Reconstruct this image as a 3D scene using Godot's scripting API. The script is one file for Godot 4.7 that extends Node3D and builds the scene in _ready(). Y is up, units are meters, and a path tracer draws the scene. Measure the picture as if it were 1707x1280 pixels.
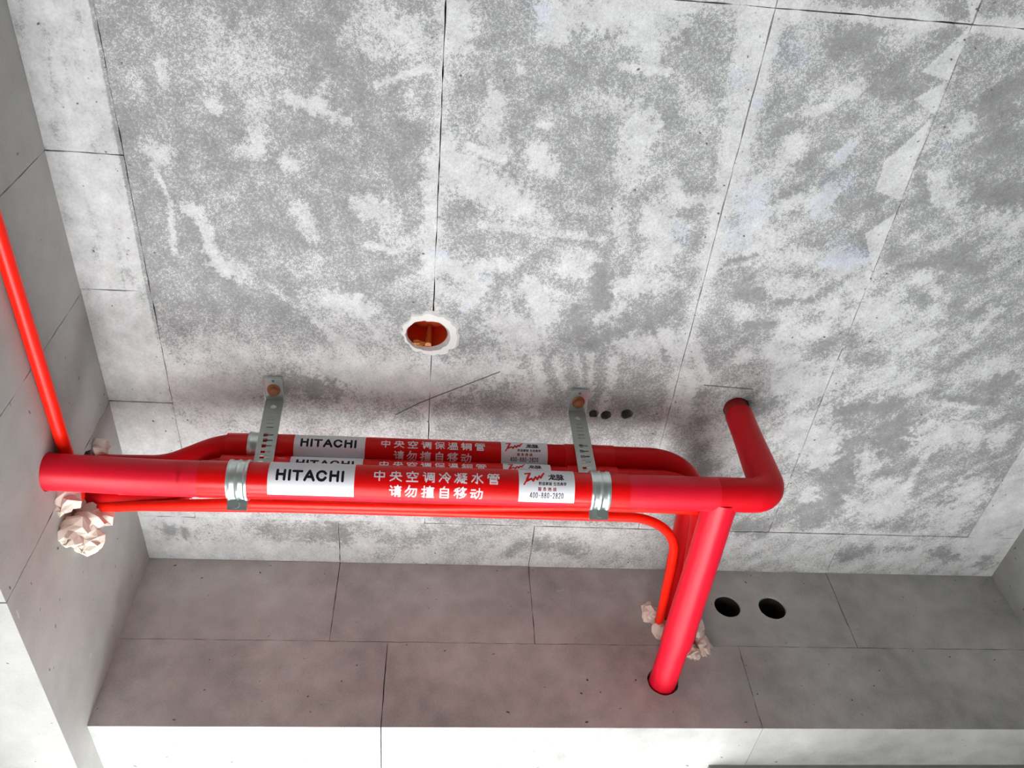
extends Node3D
# A ceiling corner on a building site: shuttered concrete slab and beams, red insulated pipes on hangers.
# Lengths below are in "spans" (1 span = S metres, the height of the slab above the lens).

const S := 1.28
const EYE := 1.5
const X_LEFT := -0.471      # side face of the left beam
const X_RIGHT := 1.066      # right wall
const Z_BEAM := -1.187      # face of the back beam
const Z_JOINT := -0.226     # joint across the slab nearest the lens
const BEAM_LOW := 0.69
const LEFT_LOW := 0.638

const PATCHES := [
	[0.0271, 0.45, -0.257, -0.327, -0.211, -0.323],
	[0.0056, 1.00, -0.178, -0.369, -0.146, -0.377, -0.111, -0.392],
	[0.0100, 0.70, -0.217, -0.375, -0.220, -0.431],
	[0.0072, 0.50, -0.242, -0.440, -0.220, -0.430],
	[0.0041, 0.80, -0.320, -0.335, -0.320, -0.362],
	[0.0094, 0.90, -0.348, -0.445, -0.331, -0.448],
	[0.0017, 0.80, -0.347, -0.462, -0.335, -0.508, -0.340, -0.582],
	[0.0054, 1.10, -0.316, -0.517, -0.299, -0.523, -0.292, -0.579, -0.274, -0.606],
	[0.0111, 0.80, -0.286, -0.594, -0.255, -0.608],
	[0.0107, 1.00, -0.095, -0.501, -0.063, -0.512],
	[0.0040, 0.70, -0.103, -0.274, -0.115, -0.300],
	[0.0133, 0.70, -0.083, -0.264, -0.053, -0.288],
	[0.0108, 0.70, -0.033, -0.280, -0.029, -0.300],
	[0.0028, 0.80, -0.078, -0.345, -0.020, -0.321],
	[0.0084, 0.80, -0.174, -0.512, -0.166, -0.542],
	[0.0081, 0.90, -0.183, -0.447, -0.182, -0.451],
	[0.0077, 0.80, -0.010, -0.435, -0.010, -0.508, -0.009, -0.588],
	[0.0068, 0.60, -0.096, -0.302, -0.069, -0.309],
	[0.0092, 0.50, -0.264, -0.273, -0.262, -0.285],
	[0.0049, 1.00, -0.266, -0.384, -0.263, -0.386],
	[0.0056, 0.50, -0.153, -0.378, -0.135, -0.348],
	[0.0085, 0.50, -0.035, -0.355, -0.041, -0.377],
	[0.0126, 0.50, -0.070, -0.547, -0.031, -0.553],
	[0.0024, 0.80, -0.093, -0.555, -0.054, -0.564],
	[0.0101, 0.30, -0.127, -0.420, -0.098, -0.414],
	[0.0132, 0.20, -0.309, -0.283, -0.274, -0.305],
	[0.0055, 0.50, -0.348, -0.364, -0.348, -0.378],
	[0.0115, 0.70, -0.135, -0.643, -0.103, -0.656],
	[0.0083, 0.60, -0.103, -0.646, -0.070, -0.659, -0.070, -0.699],
	[0.0131, 0.50, -0.167, -0.645, -0.135, -0.648],
	[0.0098, 0.60, -0.054, -0.619, -0.022, -0.608],
	[0.0127, 0.30, -0.203, -0.582, -0.164, -0.589],
	[0.0025, 0.40, -0.229, -0.620, -0.137, -0.703],
	[0.0025, 0.60, -0.111, -0.642, -0.079, -0.700],
	[0.0068, 0.80, -0.137, -0.708, -0.121, -0.715],
	[0.0100, 0.30, -0.160, -0.664, -0.104, -0.701],
	[0.0134, 1.00, 0.011, -0.252, 0.014, -0.283],
	[0.0114, 1.00, 0.115, -0.253, 0.177, -0.250],
	[0.0088, 0.90, 0.113, -0.273, 0.126, -0.276],
	[0.0228, 1.10, 0.196, -0.240, 0.244, -0.240],
	[0.0089, 0.80, 0.222, -0.264, 0.238, -0.296],
	[0.0028, 0.90, 0.205, -0.304, 0.261, -0.305],
	[0.0123, 0.90, 0.339, -0.229, 0.347, -0.278],
	[0.0069, 0.80, 0.342, -0.306, 0.361, -0.450, 0.369, -0.565],
	[0.0035, 0.90, 0.053, -0.340, 0.071, -0.356],
	[0.0094, 0.90, 0.060, -0.365, 0.057, -0.396, 0.077, -0.416],
	[0.0026, 0.90, 0.033, -0.411, 0.077, -0.427],
	[0.0180, 1.00, 0.008, -0.428, 0.049, -0.455, 0.090, -0.481],
	[0.0106, 0.60, 0.020, -0.465, 0.051, -0.471],
	[0.0108, 0.60, 0.095, -0.474, 0.137, -0.507],
	[0.0089, 1.00, 0.118, -0.413, 0.137, -0.439],
	[0.0036, 1.10, 0.117, -0.380, 0.125, -0.378],
	[0.0028, 1.00, 0.087, -0.317, 0.089, -0.317],
	[0.0100, 0.60, 0.166, -0.346, 0.202, -0.348],
	[0.0131, 0.60, 0.232, -0.365, 0.254, -0.382],
	[0.0148, 0.70, 0.236, -0.368, 0.237, -0.434],
	[0.0101, 0.50, 0.292, -0.335, 0.312, -0.355],
	[0.0062, 0.90, 0.294, -0.440, 0.305, -0.468, 0.353, -0.462],
	[0.0143, 0.90, 0.281, -0.482, 0.303, -0.511, 0.297, -0.552],
	[0.0086, 0.60, 0.233, -0.484, 0.245, -0.527],
	[0.0095, 0.80, 0.272, -0.498, 0.277, -0.511],
	[0.0080, 0.60, 0.173, -0.551, 0.208, -0.555],
	[0.0031, 0.60, 0.058, -0.518, 0.218, -0.528],
	[0.0124, 0.35, 0.167, -0.484, 0.207, -0.487],
	[0.0089, 1.00, -0.003, -0.573, 0.043, -0.596],
	[0.0064, 1.00, 0.058, -0.577, 0.095, -0.574],
	[0.0041, 0.80, 0.072, -0.598, 0.043, -0.647],
	[0.0117, 1.00, 0.134, -0.611, 0.156, -0.652],
	[0.0204, 1.00, 0.093, -0.669, 0.134, -0.690],
	[0.0089, 0.80, 0.170, -0.575, 0.203, -0.577],
	[0.0116, 0.80, 0.253, -0.600, 0.324, -0.590],
	[0.0076, 1.00, 0.232, -0.651, 0.261, -0.634],
	[0.0139, 0.80, 0.274, -0.690, 0.350, -0.695],
	[0.0036, 0.80, 0.382, -0.695, 0.415, -0.760],
	[0.0115, 0.60, 0.007, -0.615, 0.045, -0.632],
	[0.0113, 0.60, 0.025, -0.568, 0.060, -0.612],
	[0.0054, 0.80, 0.151, -0.729, 0.166, -0.785, 0.158, -0.832],
	[0.0035, 0.70, 0.177, -0.724, 0.197, -0.777],
	[0.0036, 0.70, 0.229, -0.714, 0.239, -0.792],
	[0.0045, 0.70, 0.262, -0.723, 0.268, -0.774],
	[0.0046, 0.80, 0.262, -0.791, 0.260, -0.827],
	[0.0027, 0.60, 0.207, -0.715, 0.231, -0.793],
	[0.0247, 0.90, -0.007, -0.782, 0.095, -0.743],
	[0.0107, 0.50, 0.123, -0.753, 0.145, -0.797],
	[0.0052, 1.10, 0.328, -0.672, 0.336, -0.672],
	[0.0073, 0.80, 0.387, -0.739, 0.394, -0.833],
	[0.0065, 0.50, 0.277, -0.543, 0.273, -0.590],
	[0.0081, 0.50, 0.321, -0.540, 0.367, -0.555],
	[0.0082, 0.50, 0.125, -0.599, 0.102, -0.619],
	[0.0066, 0.40, 0.168, -0.615, 0.186, -0.624],
	[0.0099, -0.80, 0.223, -0.578, 0.229, -0.631],
	[0.0094, -0.80, 0.199, -0.648, 0.207, -0.684],
	[0.0060, -0.80, 0.223, -0.699, 0.279, -0.669],
	[0.0026, -0.60, 0.295, -0.637, 0.342, -0.719],
	[0.0141, -0.80, -0.218, -0.788, -0.141, -0.800],
	[0.0313, 0.70, -0.445, -0.783, -0.297, -0.809],
	[0.0273, 0.60, -0.462, -0.874, -0.353, -0.911],
	[0.0228, 0.70, -0.139, -0.756, -0.026, -0.783],
	[0.0109, -0.40, -0.115, -0.846, -0.025, -0.841],
	[0.0152, 0.40, -0.328, -0.714, -0.273, -0.742],
	[0.0234, 0.50, 0.460, -0.867, 0.543, -0.956],
	[0.0079, 0.70, 0.370, -0.249, 0.367, -0.304, 0.377, -0.416],
	[0.0124, 0.30, 0.387, -0.235, 0.422, -0.272],
	[0.0202, 0.90, 0.397, -0.448, 0.412, -0.468],
	[0.0094, 0.90, 0.500, -0.439, 0.497, -0.466],
	[0.0060, 0.90, 0.506, -0.379, 0.499, -0.398],
	[0.0193, 1.00, 0.409, -0.525, 0.428, -0.526],
	[0.0131, 0.60, 0.545, -0.521, 0.563, -0.534],
	[0.0062, 0.80, 0.448, -0.465, 0.480, -0.448],
	[0.0120, 0.60, 0.435, -0.373, 0.430, -0.413],
	[0.0029, 0.80, 0.440, -0.342, 0.464, -0.330],
	[0.0079, 0.80, 0.485, -0.310, 0.489, -0.309],
	[0.0111, 0.40, 0.523, -0.251, 0.553, -0.242],
	[0.0043, -0.60, 0.430, -0.325, 0.419, -0.336],
	[0.0059, -0.60, 0.411, -0.361, 0.433, -0.358],
	[0.0115, -0.50, 0.513, -0.304, 0.566, -0.304],
	[0.0014, 0.10, 0.602, -0.280, 0.607, -0.276],
	[0.0075, 1.00, 0.378, -0.223, 0.475, -0.218, 0.598, -0.221],
	[0.0076, 0.80, 0.614, -0.224, 0.665, -0.227],
	[0.0095, 0.70, 0.507, -0.210, 0.537, -0.212],
	[0.0109, -0.90, 0.618, -0.201, 0.655, -0.208],
	[0.0111, -0.60, 0.454, -0.260, 0.485, -0.247],
	[0.0069, -0.70, 0.559, -0.232, 0.589, -0.233],
	[0.0096, 0.80, 0.645, -0.327, 0.642, -0.347],
	[0.0117, 0.80, 0.640, -0.427, 0.657, -0.439],
	[0.0131, -0.80, 0.657, -0.319, 0.689, -0.287],
	[0.0136, -0.60, 0.685, -0.363, 0.723, -0.376],
	[0.0141, -0.70, 0.706, -0.427, 0.756, -0.428],
	[0.0177, 0.60, 0.746, -0.476, 0.775, -0.466],
	[0.0055, -0.70, 0.615, -0.416, 0.637, -0.448],
	[0.0082, -0.30, 0.614, -0.531, 0.751, -0.527],
	[0.0025, -0.90, 0.636, -0.543, 0.685, -0.536],
	[0.0079, 0.50, 0.685, -0.454, 0.717, -0.450],
	[0.0061, -0.50, 0.602, -0.393, 0.619, -0.375],
	[0.0114, 0.60, 0.472, -0.540, 0.504, -0.533],
	[0.0024, -0.90, 0.391, -0.554, 0.429, -0.538],
	[0.0137, 1.20, 0.561, -0.616, 0.566, -0.620],
	[0.0096, 0.90, 0.550, -0.654, 0.560, -0.655],
	[0.0080, 1.10, 0.456, -0.708, 0.458, -0.709],
	[0.0089, 1.00, 0.521, -0.707, 0.532, -0.706],
	[0.0080, 0.90, 0.490, -0.694, 0.501, -0.699],
	[0.0150, 0.70, 0.467, -0.583, 0.511, -0.585],
	[0.0156, 0.50, 0.500, -0.636, 0.518, -0.666],
	[0.0115, 0.80, 0.532, -0.541, 0.547, -0.549],
	[0.0102, 0.50, 0.431, -0.624, 0.448, -0.639],
	[0.0043, -0.90, 0.451, -0.649, 0.486, -0.647],
	[0.0034, -0.80, 0.484, -0.611, 0.526, -0.604],
	[0.0101, -0.60, 0.426, -0.590, 0.448, -0.608],
	[0.0274, 0.90, 0.535, -0.754, 0.601, -0.750],
	[0.0288, 0.90, 0.573, -0.849, 0.601, -0.873],
	[0.0175, 0.80, 0.639, -0.852, 0.648, -0.911],
	[0.0207, 0.70, 0.613, -0.624, 0.645, -0.617],
	[0.0150, 0.70, 0.570, -0.552, 0.585, -0.571],
	[0.0102, 0.70, 0.681, -0.559, 0.723, -0.604],
	[0.0113, 0.90, 0.802, -0.608, 0.811, -0.623],
	[0.0035, 0.80, 0.798, -0.629, 0.791, -0.645],
	[0.0194, 0.50, 0.662, -0.658, 0.718, -0.660],
	[0.0071, 0.60, 0.775, -0.662, 0.782, -0.667],
	[0.0202, 0.55, 0.674, -0.741, 0.751, -0.743],
	[0.0128, 0.50, 0.801, -0.722, 0.869, -0.702],
	[0.0069, -0.50, 0.691, -0.594, 0.852, -0.626],
	[0.0050, -0.50, 0.685, -0.536, 0.758, -0.541],
	[0.0092, -0.80, 0.866, -0.737, 0.889, -0.724],
	[0.0075, -0.90, 0.637, -0.801, 0.730, -0.787],
	[0.0251, -0.90, 0.732, -0.844, 0.745, -0.854],
	[0.0047, -0.80, 0.782, -0.771, 0.883, -0.774],
	[0.0038, 0.70, 0.779, -0.774, 0.848, -0.785],
	[0.0213, 1.00, 0.796, -0.841, 0.846, -0.838],
	[0.0147, 0.80, 0.899, -0.853, 0.921, -0.845],
	[0.0132, 0.90, 0.750, -0.955, 0.802, -0.975],
	[0.0198, 0.90, 0.765, -1.019, 0.803, -1.018],
	[0.0293, 1.00, 0.920, -0.976, 0.915, -1.036],
	[0.0040, 0.80, 0.816, -0.890, 0.807, -0.959],
	[0.0178, 0.60, 0.719, -0.908, 0.727, -0.914],
	[0.0125, -0.80, 0.885, -0.991, 0.905, -0.999],
	[0.0146, -0.70, 0.653, -1.025, 0.673, -1.053],
	[0.0059, -1.00, 0.902, -0.859, 0.914, -0.875],
	[0.0120, -0.60, 0.680, -0.870, 0.701, -0.992],
	[0.0144, -0.50, 0.676, -0.979, 0.690, -1.022],
	[0.0031, 0.60, 0.689, -0.971, 0.728, -1.006],
	[0.0100, -0.50, 0.755, -0.933, 0.806, -0.904],
	[0.0168, 0.40, 1.023, -0.979, 1.000, -1.025],
	[0.0102, 0.70, 0.641, -0.988, 0.649, -0.995],
	[0.0144, 0.50, -0.416, -1.161, -0.153, -1.160],
	[0.0146, 0.50, -0.112, -1.135, -0.008, -1.163],
	[0.0102, -0.70, -0.132, -1.136, -0.151, -1.099],
	[0.0125, -0.70, -0.071, -1.165, -0.009, -1.124],
	[0.0147, -0.80, 0.199, -1.124, 0.265, -1.138],
	[0.0084, -0.60, 0.150, -1.158, 0.168, -1.125],
	[0.0109, -0.80, 0.750, -1.137, 0.793, -1.128],
	[0.0088, -0.80, 0.928, -1.123, 0.985, -1.146],
	[0.0111, -0.80, 1.035, -1.153, 1.043, -1.144],
	[0.0054, -0.60, 0.835, -1.118, 0.880, -1.117],
	[0.0163, -0.70, -0.261, -1.111, -0.152, -1.114],
	[0.0143, -0.60, -0.111, -1.098, -0.071, -1.126],
	[0.0206, -0.40, 0.011, -1.108, 0.093, -1.105],
	[0.0121, -0.50, -0.438, -1.110, -0.391, -1.123],
	[0.0105, -0.70, 0.543, -1.073, 0.588, -1.079],
	[0.0082, 0.60, -0.314, -1.142, -0.275, -1.149],
]
const SKIM_POLYGONS := [
	[0.601, -0.226, 0.563, -0.283, 0.599, -0.290],
	[0.598, -0.292, 0.565, -0.315, 0.599, -0.332],
	[0.598, -0.336, 0.559, -0.396, 0.561, -0.435, 0.600, -0.446],
	[0.601, -0.464, 0.569, -0.497, 0.600, -0.550],
]
const BLUE_MARKS := [
	[0.0048, 1.0, -0.003, -0.560, 0.013, -0.563],
	[0.0049, 1.0, 0.061, -0.588, 0.068, -0.591],
	[0.0033, 1.0, 0.038, -0.652, 0.049, -0.637],
	[0.0035, 1.0, 0.000, -0.725, 0.011, -0.726],
	[0.0155, 1.0, 0.403, -0.456, 0.412, -0.468],
	[0.0085, 1.0, 0.500, -0.439, 0.497, -0.466],
	[0.0060, 1.0, 0.506, -0.379, 0.499, -0.398],
	[0.0092, 1.0, 0.505, -0.424, 0.520, -0.431],
	[0.0112, 1.0, 0.403, -0.517, 0.390, -0.500],
	[0.0146, 1.0, 0.545, -0.521, 0.563, -0.534],
	[0.0097, 1.0, 0.392, -0.271, 0.408, -0.277],
	[0.0080, 1.0, 0.102, -0.245, 0.107, -0.263],
	[0.0079, 1.0, 0.310, -0.505, 0.326, -0.521],
	[0.0057, 1.0, 0.340, -0.306, 0.346, -0.313],
	[0.0045, 1.0, 0.629, -0.371, 0.634, -0.373],
	[0.0082, 1.0, 0.533, -0.545, 0.577, -0.524],
	[0.0050, 1.0, 0.377, -0.332, 0.381, -0.335],
]


# Strokes of the printed characters on a 16 by 16 grid (x, y, x, y, ...).
const GLYPHS := {
	"中": [[2,4,14,4,14,10,2,10,2,4],[8,1,8,15]],
	"央": [[3,3,13,3],[3,3,3,8],[13,3,13,8],[1,8,15,8],[8,1,8,8,6,12,1,15],[8,8,10,12,15,15]],
	"空": [[8,0,8,2],[1,5,1,3,15,3,15,5],[6,5,5,7,2,8],[10,5,11,7,14,8],[3,10,13,10],[8,10,8,15],[1,15,15,15]],
	"调": [[2,1,4,3],[1,6,4,6,4,13,6,11],[7,2,15,2,15,15,13,15],[7,2,7,10,5,15],[9,5,13,5],[11,3,11,7],[8,7,14,7],[9,9,13,9,13,12,9,12,9,9]],
	"冷": [[1,3,3,5],[1,14,4,9],[10,0,8,4,5,7],[10,0,12,4,15,7],[9,6,10,8],[6,9,14,9,11,13],[9,11,12,15]],
	"凝": [[0,3,2,5],[0,14,3,9],[4,1,4,5,8,5],[8,1,5,3],[5,6,4,8],[4,8,8,8],[3,11,9,11],[6,8,6,11,3,15],[6,11,8,14],[10,1,15,1,12,4],[10,3,12,5],[10,6,15,6,14,8],[12,6,12,14],[12,10,15,10],[10,9,10,12,9,15],[10,13,12,15,15,15]],
	"水": [[8,0,8,15,6,14],[2,4,6,4,4,9,1,13],[14,3,10,6],[8,5,11,10,15,14]],
	"管": [[3,0,1,3],[3,1,7,1],[5,1,6,3],[10,0,8,3],[10,1,15,1],[12,1,13,3],[8,3,8,5],[1,7,1,5,15,5,15,7],[4,7,12,7,12,10,4,10],[4,7,4,15],[4,12,13,12,13,15,4,15]],
	"保": [[4,0,1,6],[3,4,3,15],[6,1,14,1,14,6,6,6,6,1],[5,9,15,9],[10,6,10,15],[10,9,5,14],[10,9,15,14]],
	"温": [[1,1,3,3],[1,6,3,7],[0,14,4,9],[6,1,13,1,13,7,6,7,6,1],[6,4,13,4],[5,9,14,9,14,15],[5,9,5,15],[8,9,8,15],[11,9,11,15],[3,15,15,15]],
	"铜": [[3,0,0,5],[2,3,6,3],[1,7,6,7],[0,10,6,10],[3,3,3,15,6,12],[8,2,15,2,15,15,13,15],[8,2,8,15],[10,5,13,5],[10,8,13,8,13,12,10,12,10,8]],
	"请": [[2,1,4,3],[1,6,4,6,4,13,6,11],[7,2,15,2],[8,4,14,4],[6,6,15,6],[11,0,11,6],[8,8,14,8,14,15,12,15],[8,8,8,15],[8,10,14,10],[8,12,14,12]],
	"勿": [[5,0,3,5,0,8],[4,4,14,4,13,13,11,15,9,14],[7,4,5,9,1,13],[11,4,9,10,4,15]],
	"擅": [[0,4,5,4],[3,0,3,15,1,14],[0,10,5,8],[10,0,10,2],[6,2,15,2],[7,4,14,4,14,8,7,8,7,4],[9,5,12,5,12,7,9,7,9,5],[7,10,14,10,14,13,7,13,7,10],[7,11,14,11],[6,15,15,15]],
	"自": [[8,0,6,3],[3,3,13,3,13,15,3,15,3,3],[3,7,13,7],[3,11,13,11]],
	"移": [[6,1,1,3],[0,5,7,5],[4,2,4,15],[4,6,0,11],[4,7,7,10],[11,0,7,4],[10,2,15,2,8,8],[10,4,12,6],[12,7,8,11],[11,9,15,9,12,13,7,15],[10,11,12,13]],
	"动": [[1,3,6,3],[0,7,7,7],[3,7,1,13,6,12],[5,9,7,14],[8,5,15,5,14,14,12,15],[11,1,11,6,10,11,7,15]],
	"龙": [[1,5,15,5],[7,0,7,5,5,11,1,15],[9,5,9,14,15,14,15,11],[14,7,10,11,6,13],[10,1,13,3]],
	"脉": [[1,1,5,1,5,15,3,15],[1,1,1,11,0,15],[1,5,5,5],[1,9,5,9],[9,1,12,2],[7,4,11,4,11,15,9,14],[7,8,10,8,7,13],[14,5,11,8],[11,7,15,14]],
	"舒": [[4,0,0,4],[4,0,7,4],[1,5,7,5],[4,3,4,9],[1,7,7,7],[1,10,6,10,6,15,1,15,1,10],[9,2,14,2,11,6],[8,7,15,7,13,9],[12,7,12,15,10,14]],
	"适": [[1,1,3,3],[0,6,3,6,3,12,0,15],[3,13,6,15,15,15],[13,0,7,2],[5,5,15,5],[10,2,10,8],[7,8,14,8,14,12,7,12,7,8]],
	"家": [[8,0,8,2],[1,5,1,2,15,2,15,5],[3,5,13,5],[8,5,2,9],[6,7,9,11,8,15,6,14],[7,9,2,12],[8,11,2,15],[14,7,10,9],[9,8,15,14]],
	"居": [[2,1,14,1,14,5,2,5],[2,1,2,10,0,15],[4,8,15,8],[9,6,9,11],[5,11,14,11,14,15,5,15,5,11]],
	"生": [[4,1,1,7],[3,4,14,4],[3,9,13,9],[1,15,15,15],[8,0,8,15]],
	"活": [[1,1,3,3],[0,6,2,7],[0,14,3,9],[14,0,6,2],[4,5,15,5],[10,1,10,9],[6,9,14,9,14,15,6,15,6,9]],
	"美": [[5,0,6,2],[11,0,10,2],[2,3,14,3],[3,5,13,5],[1,8,15,8],[8,3,8,8],[1,11,15,11],[8,8,7,11,1,15],[8,11,15,15]],
	"学": [[2,1,4,3],[7,0,8,3],[14,0,11,3],[1,6,1,4,15,4,15,6],[4,7,12,7,8,9],[0,11,15,11],[8,9,8,15,6,15]],
	"服": [[1,1,5,1,5,15],[1,1,1,11,0,15],[1,5,5,5],[1,9,5,9],[8,1,14,1,14,5,12,5],[8,1,8,15],[8,7,14,7,9,15],[9,9,15,15]],
	"务": [[6,0,1,5],[5,2,12,2,2,8],[4,3,15,7],[2,10,13,10,12,14,9,15],[8,8,6,12,1,15]],
	"热": [[0,3,7,3],[4,0,4,10,2,10],[0,8,7,6],[8,3,13,3,13,9,15,10,15,8],[11,0,10,6,7,10],[9,5,11,7],[1,13,0,15],[5,13,6,15],[9,13,10,15],[13,12,15,15]],
	"线": [[4,0,1,5,5,5,1,10,6,9],[0,14,6,12],[7,4,14,3],[7,8,15,6],[10,0,11,9,14,15,15,12],[12,0,14,2],[14,8,6,15]],
	"H": [[2,0,2,15],[14,0,14,15],[2,7,14,7]],
	"I": [[8,0,8,15]],
	"T": [[0,1,16,1],[8,1,8,15]],
	"A": [[0,15,8,0,16,15],[3,10,13,10]],
	"C": [[15,4,12,1,8,0,4,1,1,4,0,8,1,11,4,14,8,15,12,14,15,11]],
	"0": [[8,0,3,2,2,8,3,13,8,15,13,13,14,8,13,2,8,0]],
	"2": [[2,4,4,1,8,0,12,1,13,4,12,7,2,15,14,15]],
	"4": [[10,15,10,0,1,11,15,11]],
	"8": [[8,0,4,2,4,6,8,7,12,6,12,2,8,0],[8,7,3,9,2,12,4,15,12,15,14,12,13,9,8,7]],
	"-": [[4,8,12,8]],
}

var mats := {}
var wobble := FastNoiseLite.new()


class MeshMaker:
	var v := PackedVector3Array()
	var n := PackedVector3Array()
	var t := PackedVector2Array()
	var ix := PackedInt32Array()

	func vert(p: Vector3, nn: Vector3, uv := Vector2.ZERO) -> int:
		v.append(p); n.append(nn); t.append(uv)
		return v.size() - 1

	func tri(a: int, b: int, c: int) -> void:
		var fn := (v[b] - v[a]).cross(v[c] - v[a])
		if fn.dot(n[a] + n[b] + n[c]) > 0.0:
			ix.append_array([a, c, b])
		else:
			ix.append_array([a, b, c])

	func flat_quad(a: Vector3, b: Vector3, c: Vector3, d: Vector3, nn: Vector3) -> void:
		var k := vert(a, nn)
		vert(b, nn); vert(c, nn); vert(d, nn)
		tri(k, k + 1, k + 2); tri(k, k + 2, k + 3)

	func flat_tri(a: Vector3, b: Vector3, c: Vector3, nn: Vector3) -> void:
		var k := vert(a, nn)
		vert(b, nn); vert(c, nn)
		tri(k, k + 1, k + 2)

	func box(lo: Vector3, hi: Vector3) -> void:
		var p := []
		for k in 8:
			p.append(Vector3(hi.x if k & 1 else lo.x, hi.y if k & 2 else lo.y, hi.z if k & 4 else lo.z))
		flat_quad(p[0], p[1], p[3], p[2], Vector3(0, 0, -1)); flat_quad(p[4], p[5], p[7], p[6], Vector3(0, 0, 1))
		flat_quad(p[0], p[1], p[5], p[4], Vector3(0, -1, 0)); flat_quad(p[2], p[3], p[7], p[6], Vector3(0, 1, 0))
		flat_quad(p[0], p[2], p[6], p[4], Vector3(-1, 0, 0)); flat_quad(p[1], p[3], p[7], p[5], Vector3(1, 0, 0))

	# A round tube swept along a path; radii is one number or one per point.
	func tube(path: Array, radii, seg := 28, caps := true) -> void:
		var count := path.size()
		var up := Vector3.UP
		var first := v.size()
		var dirs := []
		for k in count:
			var d: Vector3 = path[min(k + 1, count - 1)] - path[max(k - 1, 0)]
			dirs.append(d.normalized())
		if absf(dirs[0].dot(up)) > 0.9:
			up = Vector3.RIGHT
		for k in count:
			var d: Vector3 = dirs[k]
			up = (up - d * up.dot(d)).normalized()
			var side := d.cross(up)
			var r: float = radii[k] if radii is Array else radii
			for s in seg + 1:
				var a := TAU * s / seg
				var o := up * cos(a) + side * sin(a)
				vert(path[k] + o * r, o, Vector2(float(s) / seg, float(k)))
		for k in count - 1:
			for s in seg:
				var a := first + k * (seg + 1) + s
				tri(a, a + 1, a + seg + 2); tri(a, a + seg + 2, a + seg + 1)
		if caps:
			for e: int in [0, count - 1]:
				var nn: Vector3 = dirs[e] * (-1.0 if e == 0 else 1.0)
				var c := vert(path[e], nn)
				var base: int = first + e * (seg + 1)
				var ring := v.size()
				for s in seg + 1:
					vert(v[base + s], nn)
				for s in seg:
					tri(c, ring + s, ring + s + 1)

	# A profile of (along, out) points turned about an axis.
	func turned(centre: Vector3, axis: Vector3, profile: Array, seg := 24) -> void:
		var u := Vector3.UP if absf(axis.y) < 0.9 else Vector3.RIGHT
		u = (u - axis * u.dot(axis)).normalized()
		var w := axis.cross(u)
		for k in profile.size() - 1:
			var a: Vector2 = profile[k]
			var b: Vector2 = profile[k + 1]
			var e := (b - a).normalized()
			var first := v.size()
			for s in seg + 1:
				var ang := TAU * s / seg
				var o := u * cos(ang) + w * sin(ang)
				var nn := (o * e.x - axis * e.y).normalized()
				vert(centre + axis * a.x + o * a.y, nn); vert(centre + axis * b.x + o * b.y, nn)
			for s in seg:
				var q := first + s * 2
				tri(q, q + 1, q + 3); tri(q, q + 3, q + 2)

	# A lump of broken foam: a rough ball with flat facets.
	func lump(c: Vector3, r: Vector3, rng: RandomNumberGenerator, rough: float) -> void:
		var rows := 7
		var cols := 10
		var pts := []
		for i in rows + 1:
			var line := []
			for j in cols:
				var a := PI * i / rows
				var b := TAU * (j + 0.5 * (i % 2)) / cols
				var k := 1.0 + rng.randf_range(-rough, rough)
				line.append(c + Vector3(sin(a) * cos(b) * r.x, cos(a) * r.y, sin(a) * sin(b) * r.z) * k)
			pts.append(line)
		for i in rows:
			for j in cols:
				var j2 := (j + 1) % cols
				var quad := [pts[i][j], pts[i][j2], pts[i + 1][j2], pts[i + 1][j]]
				for h in [[0, 1, 2], [0, 2, 3]]:
					var nn: Vector3 = (quad[h[1]] - quad[h[0]]).cross(quad[h[2]] - quad[h[0]])
					if nn.length() < 1e-12:
						continue
					nn = nn.normalized()
					if nn.dot(quad[h[0]] - c) < 0.0:
						nn = -nn
					flat_tri(quad[h[0]], quad[h[1]], quad[h[2]], nn)

	func mesh() -> ArrayMesh:
		var arrays := []
		arrays.resize(Mesh.ARRAY_MAX)
		arrays[Mesh.ARRAY_VERTEX] = v
		arrays[Mesh.ARRAY_NORMAL] = n
		arrays[Mesh.ARRAY_TEX_UV] = t
		arrays[Mesh.ARRAY_INDEX] = ix
		var m := ArrayMesh.new()
		m.add_surface_from_arrays(Mesh.PRIMITIVE_TRIANGLES, arrays)
		return m


func P(x: float, y: float, z: float) -> Vector3:
	return Vector3(x * S, EYE + y * S, z * S)


func put(maker: MeshMaker, called: String, material: Material, parent: Node = self) -> MeshInstance3D:
	var o := MeshInstance3D.new()
	o.name = called
	o.mesh = maker.mesh()
	o.material_override = material
	o.cast_shadow = GeometryInstance3D.SHADOW_CASTING_SETTING_ON
	parent.add_child(o, true)
	# the mesh is given in world axes: bring it into the axes of its parent
	var p := parent
	var shift := Vector3.ZERO
	while p != self and p is Node3D:
		shift += (p as Node3D).position
		p = p.get_parent()
	o.position = -shift
	return o


func thing(called: String, at: Vector3, label: String, category: String, group := "") -> Node3D:
	var o := Node3D.new()
	o.name = called
	add_child(o, true)
	o.position = at
	tag(o, label, category, group)
	return o


func tag(o: Node, label: String, category: String, group := "") -> void:
	o.set_meta("label", label)
	o.set_meta("category", category)
	if group != "":
		o.set_meta("group", group)


func setting(called: String, label := "", category := "") -> Node3D:
	var o := Node3D.new()
	o.name = called
	add_child(o, true)
	o.set_meta("kind", "structure")
	if label != "":
		tag(o, label, category)
	return o


func plain(color: Color, roughness: float, metallic := 0.0, specular := 0.5) -> StandardMaterial3D:
	var m := StandardMaterial3D.new()
	m.albedo_color = color
	m.roughness = roughness
	m.metallic = metallic
	m.metallic_specular = specular
	return m


# ---------------------------------------------------------------- drawing into images

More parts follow.
